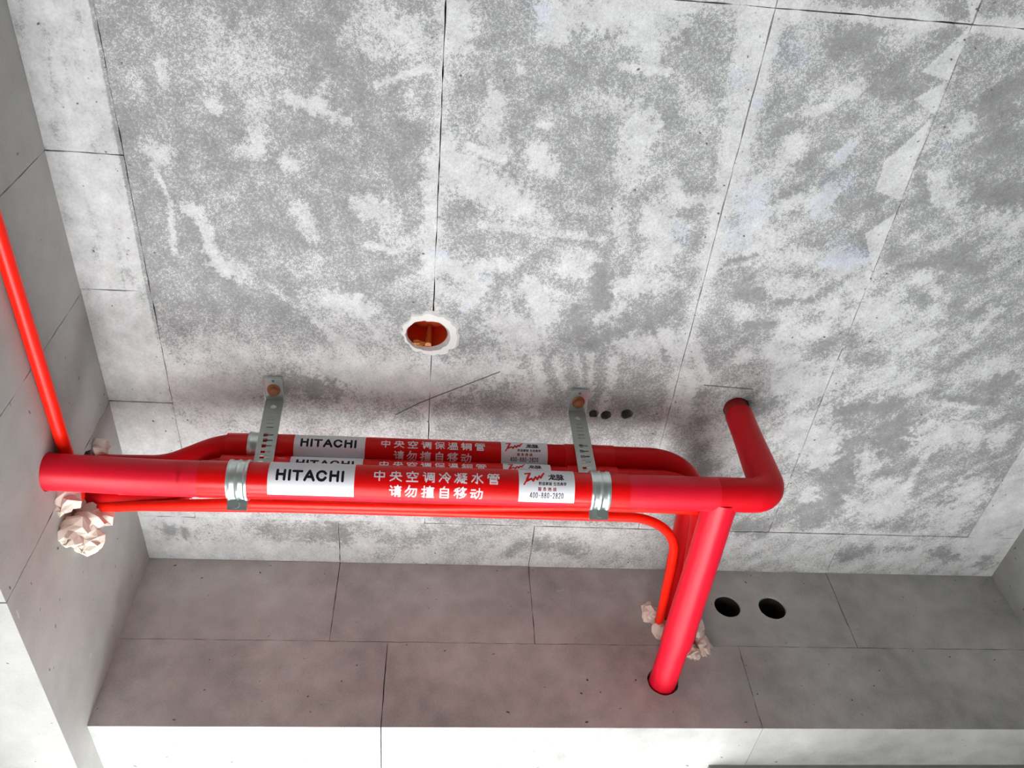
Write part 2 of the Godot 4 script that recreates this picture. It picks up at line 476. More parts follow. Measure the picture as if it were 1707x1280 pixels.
func far_from_line(p: Vector2, pts: Array) -> float:
	var best := 1e9
	for k in pts.size() - 1:
		var a: Vector2 = pts[k]
		var ab: Vector2 = pts[k + 1] - a
		var h := clampf((p - a).dot(ab) / maxf(ab.length_squared(), 1e-12), 0.0, 1.0)
		best = minf(best, (p - a - ab * h).length())
	return best


func stroke(img: Image, pts: Array, half: float, color: Color) -> void:
	for k in pts.size() - 1:
		var a: Vector2 = pts[k]
		var b: Vector2 = pts[k + 1]
		var lo := Vector2(minf(a.x, b.x), minf(a.y, b.y)) - Vector2(half + 1, half + 1)
		var hi := Vector2(maxf(a.x, b.x), maxf(a.y, b.y)) + Vector2(half + 1, half + 1)
		for y in range(maxi(0, int(lo.y)), mini(img.get_height(), int(hi.y) + 1)):
			for x in range(maxi(0, int(lo.x)), mini(img.get_width(), int(hi.x) + 1)):
				var d := far_from_line(Vector2(x + 0.5, y + 0.5), [a, b])
				var c := clampf(half + 0.5 - d, 0.0, 1.0)
				if c > 0.0:
					img.set_pixel(x, y, img.get_pixel(x, y).lerp(color, c))


# Text in a box: left edge, top, width and height of one character, pitch.
func letter(img: Image, text: String, x: float, y: float, w: float, h: float, pitch: float, half: float, color: Color) -> void:
	for k in text.length():
		var ch := text[k]
		if not GLYPHS.has(ch):
			continue
		for line in GLYPHS[ch]:
			var pts := []
			for j in range(0, line.size(), 2):
				pts.append(Vector2(x + pitch * k + w * line[j] / 16.0, y + h * line[j + 1] / 16.0))
			stroke(img, pts, half, color)


func label_texture(first_line: String) -> ImageTexture:
	var w := 2048
	var h := 288
	var red := Color(0.86, 0.02, 0.03)
	var white := Color(0.90, 0.90, 0.92)
	var ink := Color(0.10, 0.09, 0.14)
	var img := Image.create(w, h, false, Image.FORMAT_RGB8)
	img.fill(red)
	img.fill_rect(Rect2i(0, 0, int(w * 0.2757), h), white)
	img.fill_rect(Rect2i(int(w * 0.813), 0, w, h), white)
	# maker's name: wide bold capitals
	var x := w * 0.026
	for part in [["H", 82.0], ["I", 25.0], ["T", 74.0], ["A", 78.0], ["C", 78.0], ["H", 82.0], ["I", 25.0]]:
		letter(img, part[0], x, h * 0.43, part[1] - 20.0, 64.0, 0.0, 8.6, ink)
		x += part[1] + 2.0
	# warning in two lines
	letter(img, first_line, w * 0.335, h * 0.36, 84.0, 74.0, 109.0, 4.6, white)
	letter(img, "请勿擅自移动", w * 0.388, h * 0.70, 84.0, 76.0, 109.0, 5.0, white)
	# contractor's sticker
	var lx := w * 0.829
	var ly := h * 0.30
	var logo := Color(0.86, 0.06, 0.03)
	stroke(img, [Vector2(lx + 12, ly + 4), Vector2(lx + 44, ly - 2), Vector2(lx + 22, ly + 52)], 8.0, logo)
	stroke(img, [Vector2(lx + 26, ly + 46), Vector2(lx + 2, ly + 84)], 5.0, logo)
	stroke(img, [Vector2(lx + 22, ly + 60), Vector2(lx + 52, ly + 44), Vector2(lx + 64, ly + 58), Vector2(lx + 82, ly + 30), Vector2(lx + 92, ly + 48), Vector2(lx + 108, ly + 22), Vector2(lx + 116, ly + 36), Vector2(lx + 140, ly - 6)], 7.0, logo)
	letter(img, "龙脉", w * 0.912, h * 0.31, 50.0, 48.0, 56.0, 3.8, ink)
	letter(img, "舒适家居", w * 0.879, h * 0.525, 20.0, 22.0, 23.0, 1.4, ink)
	letter(img, "生活美学", w * 0.928, h * 0.525, 20.0, 22.0, 23.0, 1.4, ink)
	letter(img, "服务热线", w * 0.877, h * 0.645, 22.0, 24.0, 34.0, 1.5, logo.lerp(ink, 0.5))
	letter(img, "400-880-2820", w * 0.850, h * 0.765, 15.0, 36.0, 19.5, 2.0, ink)
	img.generate_mipmaps()
	return ImageTexture.create_from_image(img)


func noise_bytes(noise_seed: int, period: float, w: int, h: int, octaves := 3, seamless := false) -> PackedByteArray:
	var f := FastNoiseLite.new()
	f.seed = noise_seed
	f.noise_type = FastNoiseLite.TYPE_SIMPLEX_SMOOTH
	f.frequency = 1.0 / period
	f.fractal_octaves = octaves
	var img := f.get_seamless_image(w, h, false, false, 0.2, true) if seamless else f.get_image(w, h, false, false, true)
	img.convert(Image.FORMAT_L8)
	return img.get_data()


func add_patch(field: PackedFloat32Array, w: int, h: int, patch: Array, to_px: float) -> void:
	var half: float = patch[0] * to_px
	var strength: float = patch[1]
	var pts := []
	var lo := Vector2(1e9, 1e9)
	var hi := -lo
	for k in range(2, patch.size(), 2):
		var q := Vector2((patch[k] - X_LEFT) * to_px, (patch[k + 1] - Z_BEAM) * to_px)
		pts.append(q)
		lo = lo.min(q); hi = hi.max(q)
	var reach := half * 2.1 + 1.5
	for y in range(maxi(0, int(lo.y - reach)), mini(h, int(hi.y + reach) + 1)):
		for x in range(maxi(0, int(lo.x - reach)), mini(w, int(hi.x + reach) + 1)):
			var bent := Vector2(x + 0.5, y + 0.5) + Vector2(wobble.get_noise_2d(x * 2.2, y * 2.2), wobble.get_noise_2d(x * 2.2 + 400.0, y * 2.2)) * (half * 1.3 + 1.0)
			var d := far_from_line(bent, pts)
			field[y * w + x] += strength * 0.88 * (1.0 - smoothstep(half * 0.2, reach, d))


# The slab: pale cement skim worn through to grey concrete, as it lies on each part of the ceiling.
func ceiling_texture() -> ImageTexture:
	var w := 2048
	var h := 1280
	var bw := 1024
	var bh := 640
	var k := bw / (X_RIGHT - X_LEFT)
	var field := PackedFloat32Array()
	field.resize(bw * bh)
	var streak := FastNoiseLite.new()
	streak.seed = 31
	streak.frequency = 1.0
	streak.fractal_octaves = 4
	for y in bh:
		var z := Z_BEAM + (y + 0.5) / k
		for x in bw:
			var px := X_LEFT + (x + 0.5) / k
			var f := -0.30
			if px > -0.002:
				f = -0.22
			if px > 0.367:
				f = -0.16
			if px < -0.385 or px > 0.972:
				f = 0.36
			elif z < -1.082:
				f = 0.30
			else:
				if px < 0.0:
					f += 0.45 * smoothstep(-0.66, -0.76, z)
				f += 0.45 * exp(-pow((px + 0.002) / 0.011, 2.0)) + 0.55 * exp(-pow((px - 0.367) / 0.013, 2.0)) + 0.22 * exp(-pow((px - 0.601) / 0.012, 2.0)) + 0.6 * exp(-pow((z - Z_JOINT) / 0.010, 2.0)) + 0.4 * exp(-pow((z + 1.082) / 0.010, 2.0))
			# long strokes of the trowel, stronger to the right
			var a := px * 0.72 + z * 0.69
			var b := -px * 0.69 + z * 0.72
			var s := streak.get_noise_2d(a * 9.0, b * 30.0)
			var amount := 0.42 * smoothstep(0.35, 0.5, px) + 0.14
			if px < -0.385:
				s = streak.get_noise_2d(px * 60.0, z * 8.0)
				amount = 0.45
			field[y * bw + x] = f + s * amount
	for patch in PATCHES:
		add_patch(field, bw, bh, patch, k)
	for poly in SKIM_POLYGONS:
		var pts := PackedVector2Array()
		for j in range(0, poly.size(), 2):
			pts.append(Vector2((poly[j] - X_LEFT) * k, (poly[j + 1] - Z_BEAM) * k))
		var lo := pts[0]
		var hi := pts[0]
		for q in pts:
			lo = lo.min(q); hi = hi.max(q)
		for y in range(maxi(0, int(lo.y)), mini(bh, int(hi.y) + 1)):
			for x in range(maxi(0, int(lo.x)), mini(bw, int(hi.x) + 1)):
				if Geometry2D.is_point_in_polygon(Vector2(x + 0.5, y + 0.5), pts):
					field[y * bw + x] += 0.85
	var blue := PackedFloat32Array()
	blue.resize(bw * bh)
	for patch in BLUE_MARKS:
		add_patch(blue, bw, bh, patch, k)
	var big := Image.create_from_data(bw, bh, false, Image.FORMAT_RF, field.to_byte_array())
	big.resize(w, h, Image.INTERPOLATE_BILINEAR)
	var fine := big.get_data().to_float32_array()
	var big_blue := Image.create_from_data(bw, bh, false, Image.FORMAT_RF, blue.to_byte_array())
	big_blue.resize(w, h, Image.INTERPOLATE_BILINEAR)
	var tint := big_blue.get_data().to_float32_array()
	var low := noise_bytes(3, 190.0, w, h, 3)
	var mid := noise_bytes(5, 44.0, w, h, 4)
	var high := noise_bytes(8, 8.0, w, h, 2)
	var grain := noise_bytes(13, 2.6, w, h, 1)
	var out := PackedByteArray()
	out.resize(w * h * 3)
	var curve := PackedByteArray()   # linear 0..1 in 1024 steps to sRGB bytes
	for j in 1024:
		curve.append(int(255.0 * pow(j / 1023.0, 1.0 / 2.2)))
	for j in w * h:
		var lo := low[j] / 255.0 - 0.5
		var mi := mid[j] / 255.0 - 0.5
		var hi := high[j] / 255.0 - 0.5
		var gr := grain[j] / 255.0 - 0.5
		var x_at := j % w
		var rough := 1.0 if x_at > 115 and x_at < 1920 else 0.45
		var f := fine[j] + lo * 0.34 + mi * 0.42 + (hi * 0.70 + gr * 0.95) * rough
		var m := smoothstep(-0.22, 0.22, f)
		var soft := clampf(f * 0.5 + 0.5, 0.0, 1.1)
		var value := lerpf(DARK_CONCRETE, PALE_SKIM, 0.55 * m + 0.45 * soft) * (1.0 + 0.24 * mi + 0.22 * gr * rough + 0.14 * hi + 0.16 * lo)
		var bl := clampf(tint[j] * (0.75 + mi), 0.0, 1.0) * 0.5
		var o := j * 3
		out[o] = curve[clampi(int(value * (1.0 - 0.20 * bl) * 1023.0), 0, 1023)]
		out[o + 1] = curve[clampi(int(value * (1.0 - 0.12 * bl) * 1023.0), 0, 1023)]
		out[o + 2] = curve[clampi(int(value * (1.0 + 0.10 * bl) * 1023.0), 0, 1023)]
	var img := Image.create_from_data(w, h, false, Image.FORMAT_RGB8, out)
	# blow holes, thickest along the joints
	var rng := RandomNumberGenerator.new()
	rng.seed = 77
	for j in 520:
		var q := Vector2(rng.randf() * w, rng.randf() * h)
		if j < 400:
			var seam: float = [-0.385, -0.002, 0.367, 0.601, 0.972][j % 5]
			q.x = (seam - X_LEFT) * k * 2.0 + rng.randfn(0.0, 22.0)
		var r := 0.4 + 1.1 * pow(rng.randf(), 3.0)
		stroke(img, [q, q + Vector2(rng.randf_range(-2, 2), rng.randf_range(-2, 2))], r, Color(0.36, 0.35, 0.34))
	# drawn and scratched lines
	for line in [[-0.053, -0.8436, -0.0166, -0.8182], [-0.0166, -0.8182, 0.0987, -0.7542], [0.41, -0.7627, 0.487, -0.7668], [0.10, -0.905, 0.115, -0.92]]:
		stroke(img, [Vector2(line[0] - X_LEFT, line[1] - Z_BEAM) * k * 2.0, Vector2(line[2] - X_LEFT, line[3] - Z_BEAM) * k * 2.0], 1.1, Color(0.36, 0.34, 0.33))
	img.generate_mipmaps()
	return ImageTexture.create_from_image(img)


func concrete_texture(noise_seed: int, base: float, contrast: float) -> ImageTexture:
	var w := 1024
	var low := noise_bytes(noise_seed, 330.0, w, w, 4, true)
	var mid := noise_bytes(noise_seed + 1, 60.0, w, w, 4, true)
	var high := noise_bytes(noise_seed + 2, 5.0, w, w, 2, true)
	var out := PackedByteArray()
	out.resize(w * w * 3)
	for j in w * w:
		var value := base * (1.0 + contrast * (low[j] / 255.0 - 0.5) + contrast * 0.7 * (mid[j] / 255.0 - 0.5) + contrast * 0.45 * (high[j] / 255.0 - 0.5))
		var b := clampf(value, 0.0, 1.0)
		out[j * 3] = int(255.0 * pow(b, 1.0 / 2.2))
		out[j * 3 + 1] = int(255.0 * pow(b * 0.985, 1.0 / 2.2))
		out[j * 3 + 2] = int(255.0 * pow(b * 0.955, 1.0 / 2.2))
	var img := Image.create_from_data(w, w, false, Image.FORMAT_RGB8, out)
	var rng := RandomNumberGenerator.new()
	rng.seed = noise_seed
	for j in 110:
		var q := Vector2(rng.randf() * w, rng.randf() * w)
		stroke(img, [q, q + Vector2(rng.randf_range(-4, 4), rng.randf_range(-2, 2))], 0.4 + 1.3 * pow(rng.randf(), 3.0), Color(0.30, 0.29, 0.28))
	for j in 16:
		var q := Vector2(rng.randf() * w, rng.randf() * w)
		stroke(img, [q, q + Vector2(rng.randf_range(-14, 14), rng.randf_range(-5, 5))], rng.randf_range(0.6, 1.6), Color(0.78, 0.77, 0.75))
	img.generate_mipmaps()
	return ImageTexture.create_from_image(img)


func concrete(noise_seed: int, base: float, contrast: float, metres: float) -> StandardMaterial3D:
	var m := plain(Color.WHITE, 0.9, 0.0, 0.3)
	m.albedo_texture = concrete_texture(noise_seed, base, contrast)
	m.uv1_triplanar = true
	m.uv1_world_triplanar = true
	m.uv1_scale = Vector3.ONE / metres
	return m


const DARK_CONCRETE := 0.27
const PALE_SKIM := 0.62


func make_materials() -> void:
	var slab := plain(Color.WHITE, 0.85, 0.0, 0.3)
	slab.albedo_texture = ceiling_texture()
	mats.slab = slab
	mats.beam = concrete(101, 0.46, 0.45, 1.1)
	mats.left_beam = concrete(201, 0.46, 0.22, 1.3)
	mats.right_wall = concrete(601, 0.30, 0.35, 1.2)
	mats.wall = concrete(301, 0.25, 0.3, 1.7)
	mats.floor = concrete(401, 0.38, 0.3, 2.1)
	mats.sleeve = plain(Color(0.89, 0.045, 0.17), 0.40, 0.0, 0.45)
	mats.shaded_sleeve = plain(Color(0.84, 0.015, 0.06), 0.42, 0.0, 0.3)  # darker copy of the sleeve red: shade on the pipes behind put into colour
	mats.elbow = plain(Color(0.85, 0.02, 0.10), 0.42, 0.0, 0.35)
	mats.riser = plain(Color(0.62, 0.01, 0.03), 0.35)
	var tape := plain(Color(0.88, 0.012, 0.025), 0.3, 0.0, 0.4)
	tape.clearcoat_enabled = true
	tape.clearcoat = 0.15
	tape.clearcoat_roughness = 0.12
	mats.tape = tape
	for kind in ["中央空调冷凝水管", "中央空调保温铜管"]:
		var m := plain(Color.WHITE, 0.36, 0.0, 0.35)
		m.albedo_texture = label_texture(kind)
		mats[kind] = m
	mats.conduit = plain(Color(0.97, 0.115, 0.03), 0.34, 0.0, 0.4)
	var zinc := plain(Color(0.86, 0.90, 0.89), 0.28, 0.92)
	mats.zinc = zinc
	mats.strap = plain(Color(0.74, 0.77, 0.75), 0.5, 0.35)
	mats.bolt = plain(Color(0.72, 0.52, 0.40), 0.34, 0.9)
	mats.foam = plain(Color(0.89, 0.84, 0.79), 0.8)
	mats.plaster = plain(Color(0.88, 0.87, 0.86), 0.85)
	mats.box = plain(Color(0.80, 0.26, 0.06), 0.4)
	mats.box_rib = plain(Color(0.85, 0.55, 0.30), 0.5)
	mats.balcony = concrete(501, 0.42, 0.2, 1.9)
	mats.shaded_bore = plain(Color(0.20, 0.18, 0.16), 0.9)  # dark colour standing for the shade inside the beam holes


# ---------------------------------------------------------------- slabs and panels

# A plate with holes. outer and holes are outlines in spans; at(q, depth) places them; front faces nn.
func plate(maker: MeshMaker, outer: PackedVector2Array, holes: Array, depth: float, at: Callable, nn: Vector3, uv: Callable) -> void:
	var k := 1000.0
	var big := PackedVector2Array()
	for q in outer:
		big.append(q * k)
	var cuts := [-1e6]
	var cutters := []
	for hole in holes:
		var c := Vector2.ZERO
		var hb := PackedVector2Array()
		for q in hole:
			c += q / hole.size()
			hb.append(q * k)
		cuts.append(c.x * k)
		cutters.append(hb)
	cuts.append(1e6)
	cuts.sort()
	for s in cuts.size() - 1:
		if cuts[s + 1] - cuts[s] < 0.01:
			continue
		var pieces := [big]
		if cuts.size() > 2:
			pieces = Geometry2D.intersect_polygons(big, PackedVector2Array([Vector2(cuts[s], -1e5), Vector2(cuts[s + 1], -1e5), Vector2(cuts[s + 1], 1e5), Vector2(cuts[s], 1e5)]))
		for cutter in cutters:
			var next := []
			for piece in pieces:
				next.append_array(Geometry2D.clip_polygons(piece, cutter))
			pieces = next
		for piece in pieces:
			var idx := Geometry2D.triangulate_polygon(piece)
			var first := maker.v.size()
			for q in piece:
				maker.vert(at.call(q / k, 0.0), nn, uv.call(q / k))
			for j in range(0, idx.size(), 3):
				maker.tri(first + idx[j], first + idx[j + 1], first + idx[j + 2])
	var loops := [outer]
	loops.append_array(holes)
	for li in loops.size():
		var loop: PackedVector2Array = loops[li]
		var mid := Vector2.ZERO
		for q in loop:
			mid += q / loop.size()
		for j in loop.size():
			var a := loop[j]
			var b := loop[(j + 1) % loop.size()]
			if a.distance_to(b) < 1e-7:
				continue
			var side: Vector3 = (at.call(a, 0.0) - at.call(b, 0.0)).cross(nn).normalized()
			var out: Vector3 = at.call((a + b) * 0.5, 0.0) - at.call(mid, 0.0)
			if (side.dot(out) < 0.0) != (li > 0):
				side = -side
			var first := maker.vert(at.call(a, 0.0), side, uv.call(a))
			maker.vert(at.call(b, 0.0), side, uv.call(b))
			maker.vert(at.call(b, depth), side, uv.call(b)); maker.vert(at.call(a, depth), side, uv.call(a))
			maker.tri(first, first + 1, first + 2); maker.tri(first, first + 2, first + 3)


func ring(c: Vector2, rx: float, ry: float, count := 28, rough := 0.0, rng_seed := 1) -> PackedVector2Array:
	var rng := RandomNumberGenerator.new()
	rng.seed = rng_seed
	var out := PackedVector2Array()
	for j in count:
		var a := TAU * j / count
		var r := 1.0 + rng.randf_range(-rough, rough)
		out.append(c + Vector2(cos(a) * rx, sin(a) * ry) * r)
	return out


# Half the width of the open joint along a seam, and how far the seam wanders.
func joint(c: float, along: float, sealed: bool) -> Vector2:
	if sealed:
		return Vector2.ZERO
	var half := 0.00055 + 0.0012 * wobble.get_noise_2d(along * 900.0, c * 777.0)
	return Vector2(clampf(half, 0.00005, 0.0013), 0.0009 * wobble.get_noise_2d(along * 320.0, c * 1313.0 + 50.0))


# The outline of a panel a..b with its ragged edges; sides that meet a wall stay straight.
func ragged(a: Vector2, b: Vector2, sealed: Array, bite := Vector3.ZERO) -> PackedVector2Array:
	var corners := [a, Vector2(b.x, a.y), b, Vector2(a.x, b.y)]
	var gaps := [a.y, b.x, b.y, a.x]
	var out := PackedVector2Array()
	for which in 4:
		var p: Vector2 = corners[which]
		var q: Vector2 = corners[(which + 1) % 4]
		var steps := clampi(int(p.distance_to(q) / 0.012), 2, 60)
		for j in steps:
			var m := p.lerp(q, float(j) / steps)
			if j == 0:   # a corner belongs to two joints
				var before := (which + 3) % 4
				for w: int in [before, which]:
					var g := joint(gaps[w], m.x if w % 2 == 0 else m.y, sealed[w])
					if w % 2 == 0:
						m.y += g.y + (g.x if w == 0 else -g.x)
					else:
						m.x += g.y + (-g.x if w == 1 else g.x)
			elif sealed[which]:
				continue
			elif which % 2 == 0:
				var g := joint(gaps[which], m.x, false)
				m.y += g.y + (g.x if which == 0 else -g.x)
			else:
				var g := joint(gaps[which], m.y, false)
				m.x += g.y + (-g.x if which == 1 else g.x)
				if bite.z > 0.0 and absf(m.x - bite.x) < 0.02 and absf(m.y - bite.y) < bite.z:
					var w := sqrt(bite.z * bite.z - pow(m.y - bite.y, 2.0))
					m.x = bite.x + (-w if which == 1 else w)
			out.append(m)
	return out


func slab_uv(q: Vector2) -> Vector2:
	var z := q.y
	if z > Z_JOINT:
		z = Z_JOINT - fmod(z - Z_JOINT, 0.9)
	return Vector2((q.x - X_LEFT) / (X_RIGHT - X_LEFT), (z - Z_BEAM) / (Z_JOINT - Z_BEAM))


func make_ceiling() -> void:
	var top := setting("ceiling", "bare concrete ceiling of shuttered panels with worn pale skim", "ceiling")
	var core := MeshMaker.new()
	core.box(P(X_LEFT - 0.40, 1.055, -1.45), P(X_RIGHT + 0.2, 1.2, 1.7))
	put(core, "slab", mats.wall, top)
	var rng := RandomNumberGenerator.new()
	rng.seed = 5
	var panels := []
	for zz in [[-1.082, -0.838], [-0.838, -0.645], [-0.645, -0.452], [-0.452, -0.259], [-0.259, Z_JOINT], [Z_JOINT, 0.63], [0.63, 1.6]]:
		panels.append([X_LEFT, zz[0], -0.380, zz[1]])
	for zz in [[-1.082, Z_JOINT], [Z_JOINT, 0.63], [0.63, 1.6]]:
		for xx in [[-0.380, -0.002], [-0.002, 0.367], [0.367, 0.601], [0.601, 0.972], [0.972, X_RIGHT]]:
			panels.append([xx[0], zz[0], xx[1], zz[1]])
	for xx in [[X_LEFT, -0.147], [-0.147, 0.186], [0.186, 0.74], [0.74, X_RIGHT]]:
		panels.append([xx[0], Z_BEAM, xx[1], -1.082])
	for p in panels:
		var a := Vector2(p[0], p[1])
		var b := Vector2(p[2], p[3])
		var sealed := [is_equal_approx(a.y, Z_BEAM), is_equal_approx(b.x, X_RIGHT), b.y > 1.5, is_equal_approx(a.x, X_LEFT)]
		var lift := rng.randf_range(-0.0006, 0.0006)
		var holes := []
		if a.x > -0.01 and a.x < 0.01 and b.y < 0.0 and a.y > -1.1:
			holes = [ring(Vector2(0.2504, -0.8270), 0.0075, 0.0075, 14, 0.1, 3), ring(Vector2(0.2694, -0.8285), 0.0085, 0.0085, 14, 0.1, 4), ring(Vector2(0.3017, -0.8255), 0.0095, 0.0090, 14, 0.12, 5)]
		if a.x > 0.3 and a.x < 0.4 and b.y < 0.0 and a.y > -1.1:
			holes = [ring(Vector2(0.470, -0.804), 0.0200, 0.0200, 24, 0.02, 6)]
		var maker := MeshMaker.new()
		plate(maker, ragged(a, b, sealed, Vector3(-0.010, -0.6925, 0.031)), holes, 0.055, func(q: Vector2, d: float) -> Vector3: return P(q.x, 1.0 + lift + d, q.y), Vector3.DOWN, slab_uv)
		put(maker, "panel", mats.slab, top)


func make_walls() -> void:
	var nowhere := func(_q: Vector2) -> Vector2: return Vector2.ZERO
	# left beam, its face cast in panels
	var left := setting("wall_left", "grey concrete beam and wall along the left", "wall")
	var zs := [-1.45, -0.84, -0.652, -0.452, -0.26, 0.63, 1.6]
	for k in zs.size() - 1:
		var holes := []
		if k == 0:
			holes = [ring(Vector2(-0.892, 0.872), 0.051, 0.058, 30, 0.05, 9)]
		if k == 1:
			holes = [ring(Vector2(-0.7865, 0.797), 0.0246, 0.0246, 30)]
		var maker := MeshMaker.new()
		plate(maker, ragged(Vector2(zs[k], LEFT_LOW), Vector2(zs[k + 1], 1.0), [true, false, true, false]), holes, 0.12, func(q: Vector2, d: float) -> Vector3: return P(X_LEFT - d, q.y, q.x), Vector3.RIGHT, nowhere)
		put(maker, "panel", mats.left_beam, left)
	var core := MeshMaker.new()
	core.box(P(X_LEFT - 0.40, LEFT_LOW, -1.45), P(X_LEFT - 0.121, 1.055, 1.6))
	put(core, "beam_core", mats.left_beam, left)
	core = MeshMaker.new()
	core.box(Vector3((X_LEFT - 0.42) * S, -0.2, LEFT_OPEN_TO * S), Vector3((X_LEFT - 0.26) * S, EYE + LEFT_LOW * S, 1.7 * S))
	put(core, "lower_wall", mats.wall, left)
	# back beam with its cored holes, and the wall with the balcony opening under it
	var back := setting("wall_back", "grey concrete beam across the far side with two cored holes", "wall")
	var rows := [[0.838, 1.0, [X_LEFT, -0.147, 0.186, 0.74, X_RIGHT]], [BEAM_LOW, 0.838, [X_LEFT, -0.054, 0.53, X_RIGHT]]]
	for row in rows:
		var xs: Array = row[2]
		for k in xs.size() - 1:
			var holes := []
			if is_equal_approx(xs[k], 0.186):
				holes = [ring(Vector2(0.5325, 0.9205), 0.0232, 0.0235, 30, 0.015, 2), ring(Vector2(0.6135, 0.9185), 0.0245, 0.0240, 30, 0.015, 3), ring(Vector2(0.431, 0.876), 0.040, 0.034, 30, 0.04, 4)]
			if is_equal_approx(xs[k], -0.054):
				holes = [ring(Vector2(0.388, 0.7712), 0.0252, 0.0252, 30, 0.02, 5)]
			var maker := MeshMaker.new()
			var sealed := [row[0] < 0.7, k == xs.size() - 2, row[1] > 0.9, k == 0]
			plate(maker, ragged(Vector2(xs[k], row[0]), Vector2(xs[k + 1], row[1]), sealed), holes, 0.25, func(q: Vector2, d: float) -> Vector3: return P(q.x, q.y, Z_BEAM - d), Vector3(0, 0, 1), nowhere)
			put(maker, "panel", mats.beam, back)
	for shaded_bore in [Vector3(0.5325, 0.9205, 0.0228), Vector3(0.6135, 0.9185, 0.0236)]:
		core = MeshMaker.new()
		core.turned(P(shaded_bore.x, shaded_bore.y, Z_BEAM - 0.004), Vector3(0, 0, -1), [Vector2(0.0, shaded_bore.z * S), Vector2(0.31, shaded_bore.z * S), Vector2(0.31, 0.0)], 30)
		put(core, "bore_shade", mats.shaded_bore, back)  # added tube, no real lining: its dark colour paints the hole's shade
	core = MeshMaker.new()
	core.box(P(X_LEFT - 0.4, BEAM_LOW, -1.50), P(X_RIGHT + 0.2, 1.055, Z_BEAM - 0.251))
	put(core, "beam_core", mats.beam, back)
	core = MeshMaker.new()
	core.box(Vector3(OPEN_RIGHT * S, -0.2, -1.45 * S), Vector3((X_RIGHT + 0.2) * S, EYE + BEAM_LOW * S, -1.296 * S))
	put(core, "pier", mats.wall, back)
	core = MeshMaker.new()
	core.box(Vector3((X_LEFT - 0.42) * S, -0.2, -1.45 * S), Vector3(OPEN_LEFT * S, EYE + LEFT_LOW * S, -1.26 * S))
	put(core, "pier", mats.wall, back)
	var right := setting("wall_right", "grey concrete wall at the right", "wall")
	core = MeshMaker.new()
	core.box(Vector3(X_RIGHT * S, -0.2, -1.45 * S), Vector3((X_RIGHT + 0.2) * S, EYE + 1.055 * S, 1.7 * S))
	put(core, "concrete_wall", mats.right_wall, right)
	var front := setting("wall_front", "grey concrete wall behind the viewer", "wall")
	core = MeshMaker.new()
	core.box(Vector3((X_LEFT - 0.42) * S, -0.2, 1.6 * S), Vector3((X_RIGHT + 0.2) * S, EYE + 1.2 * S, 1.75 * S))
	put(core, "concrete_wall", mats.wall, front)
	var ground := setting("floor", "bare concrete floor running out to the balcony", "floor")
	core = MeshMaker.new()
	core.box(Vector3((X_LEFT - 0.42) * S, -0.2, -1.45 * S), Vector3((X_RIGHT + 0.2) * S, 0.0, 1.75 * S))
	put(core, "screed", mats.floor, ground)
	core = MeshMaker.new()
	core.box(Vector3(-2.6, -0.25, -3.6), Vector3(3.0, -0.02, -1.45 * S))
	put(core, "balcony_slab", mats.balcony, ground)
	core = MeshMaker.new()
	core.box(Vector3(-2.6, -0.25, -3.75), Vector3(3.0, 1.05, -3.6))
	put(core, "added_light_blocker", mats.balcony, ground)  # unseen wall added to keep far-ground light off the ceiling


# ---------------------------------------------------------------- pipes

# A smooth path through points, with rounded corners (radius per inner point).
func rounded(points: Array, radii: Array, step := 0.006) -> Array:
	var out := []
	out.append(points[0])
	for k in range(1, points.size() - 1):
		var p: Vector3 = points[k]
		var u: Vector3 = (points[k - 1] - p).normalized()
		var w: Vector3 = (points[k + 1] - p).normalized()
		var half := acos(clampf(u.dot(w), -1.0, 1.0)) * 0.5
		var r: float = radii[k - 1]
		var cut := r / tan(half)
		var a := p + u * cut
		var b := p + w * cut
		var n := maxi(4, int((PI - half * 2.0) * r / step))
		var c := p + (u + w).normalized() * (r / sin(half))
		for j in n + 1:
			var t := float(j) / n
			var ang := PI - half * 2.0
			var e1 := (a - c).normalized()
			var e2 := (w - (-u) * w.dot(-u)).normalized()
			# turn from the first tangent to the second
			out.append(c + e1 * r * cos(ang * t) + (-u) * r * sin(ang * t))
		if out[out.size() - 1].distance_to(b) > 0.002 * r + 1e-5:
			out[out.size() - 1] = b
	out.append(points[points.size() - 1])
	# fill the long straight stretches
	var full := []
	for k in out.size() - 1:
		var d: float = out[k].distance_to(out[k + 1])
		if d < 1e-6:
			continue
		var m := maxi(1, int(d / 0.04))
		for j in m:
			full.append(out[k].lerp(out[k + 1], float(j) / m))
	full.append(out[out.size() - 1])
	return full


func spans(list: Array) -> Array:
	var out := []
	for q in list:
		out.append(P(q[0], q[1], q[2]))
	return out


# The printed label: part of a cylinder round the pipe between two points.
func label_mesh(a: Vector3, b: Vector3, r: float, from_deg: float, to_deg: float) -> MeshMaker:
	var maker := MeshMaker.new()
	var n0 := Vector3(0, -0.707, 0.707)
	var d0 := Vector3(0, -0.707, -0.707)
	var cols := 16
	var rows := 20
	for j in rows + 1:
		var ang := deg_to_rad(lerpf(from_deg, to_deg, float(j) / rows))
		var o := n0 * cos(ang) + d0 * sin(ang)
		for k in cols + 1:
			var t := float(k) / cols
			maker.vert(a.lerp(b, t) + o * r, o, Vector2(t, float(j) / rows))
	for j in rows:
		for k in cols:
			var q := j * (cols + 1) + k
			maker.tri(q, q + 1, q + cols + 2); maker.tri(q, q + cols + 2, q + cols + 1)
	return maker


func tape_wrap(called: String, a: Vector3, b: Vector3, r: float, material: Material, parent: Node) -> void:
	var maker := MeshMaker.new()
	var d := (b - a).normalized()
	var l := a.distance_to(b)
	maker.turned(a, d, [Vector2(0, r - 0.004), Vector2(0, r), Vector2(l, r), Vector2(l, r - 0.004)], 36)
	put(maker, called, material, parent)


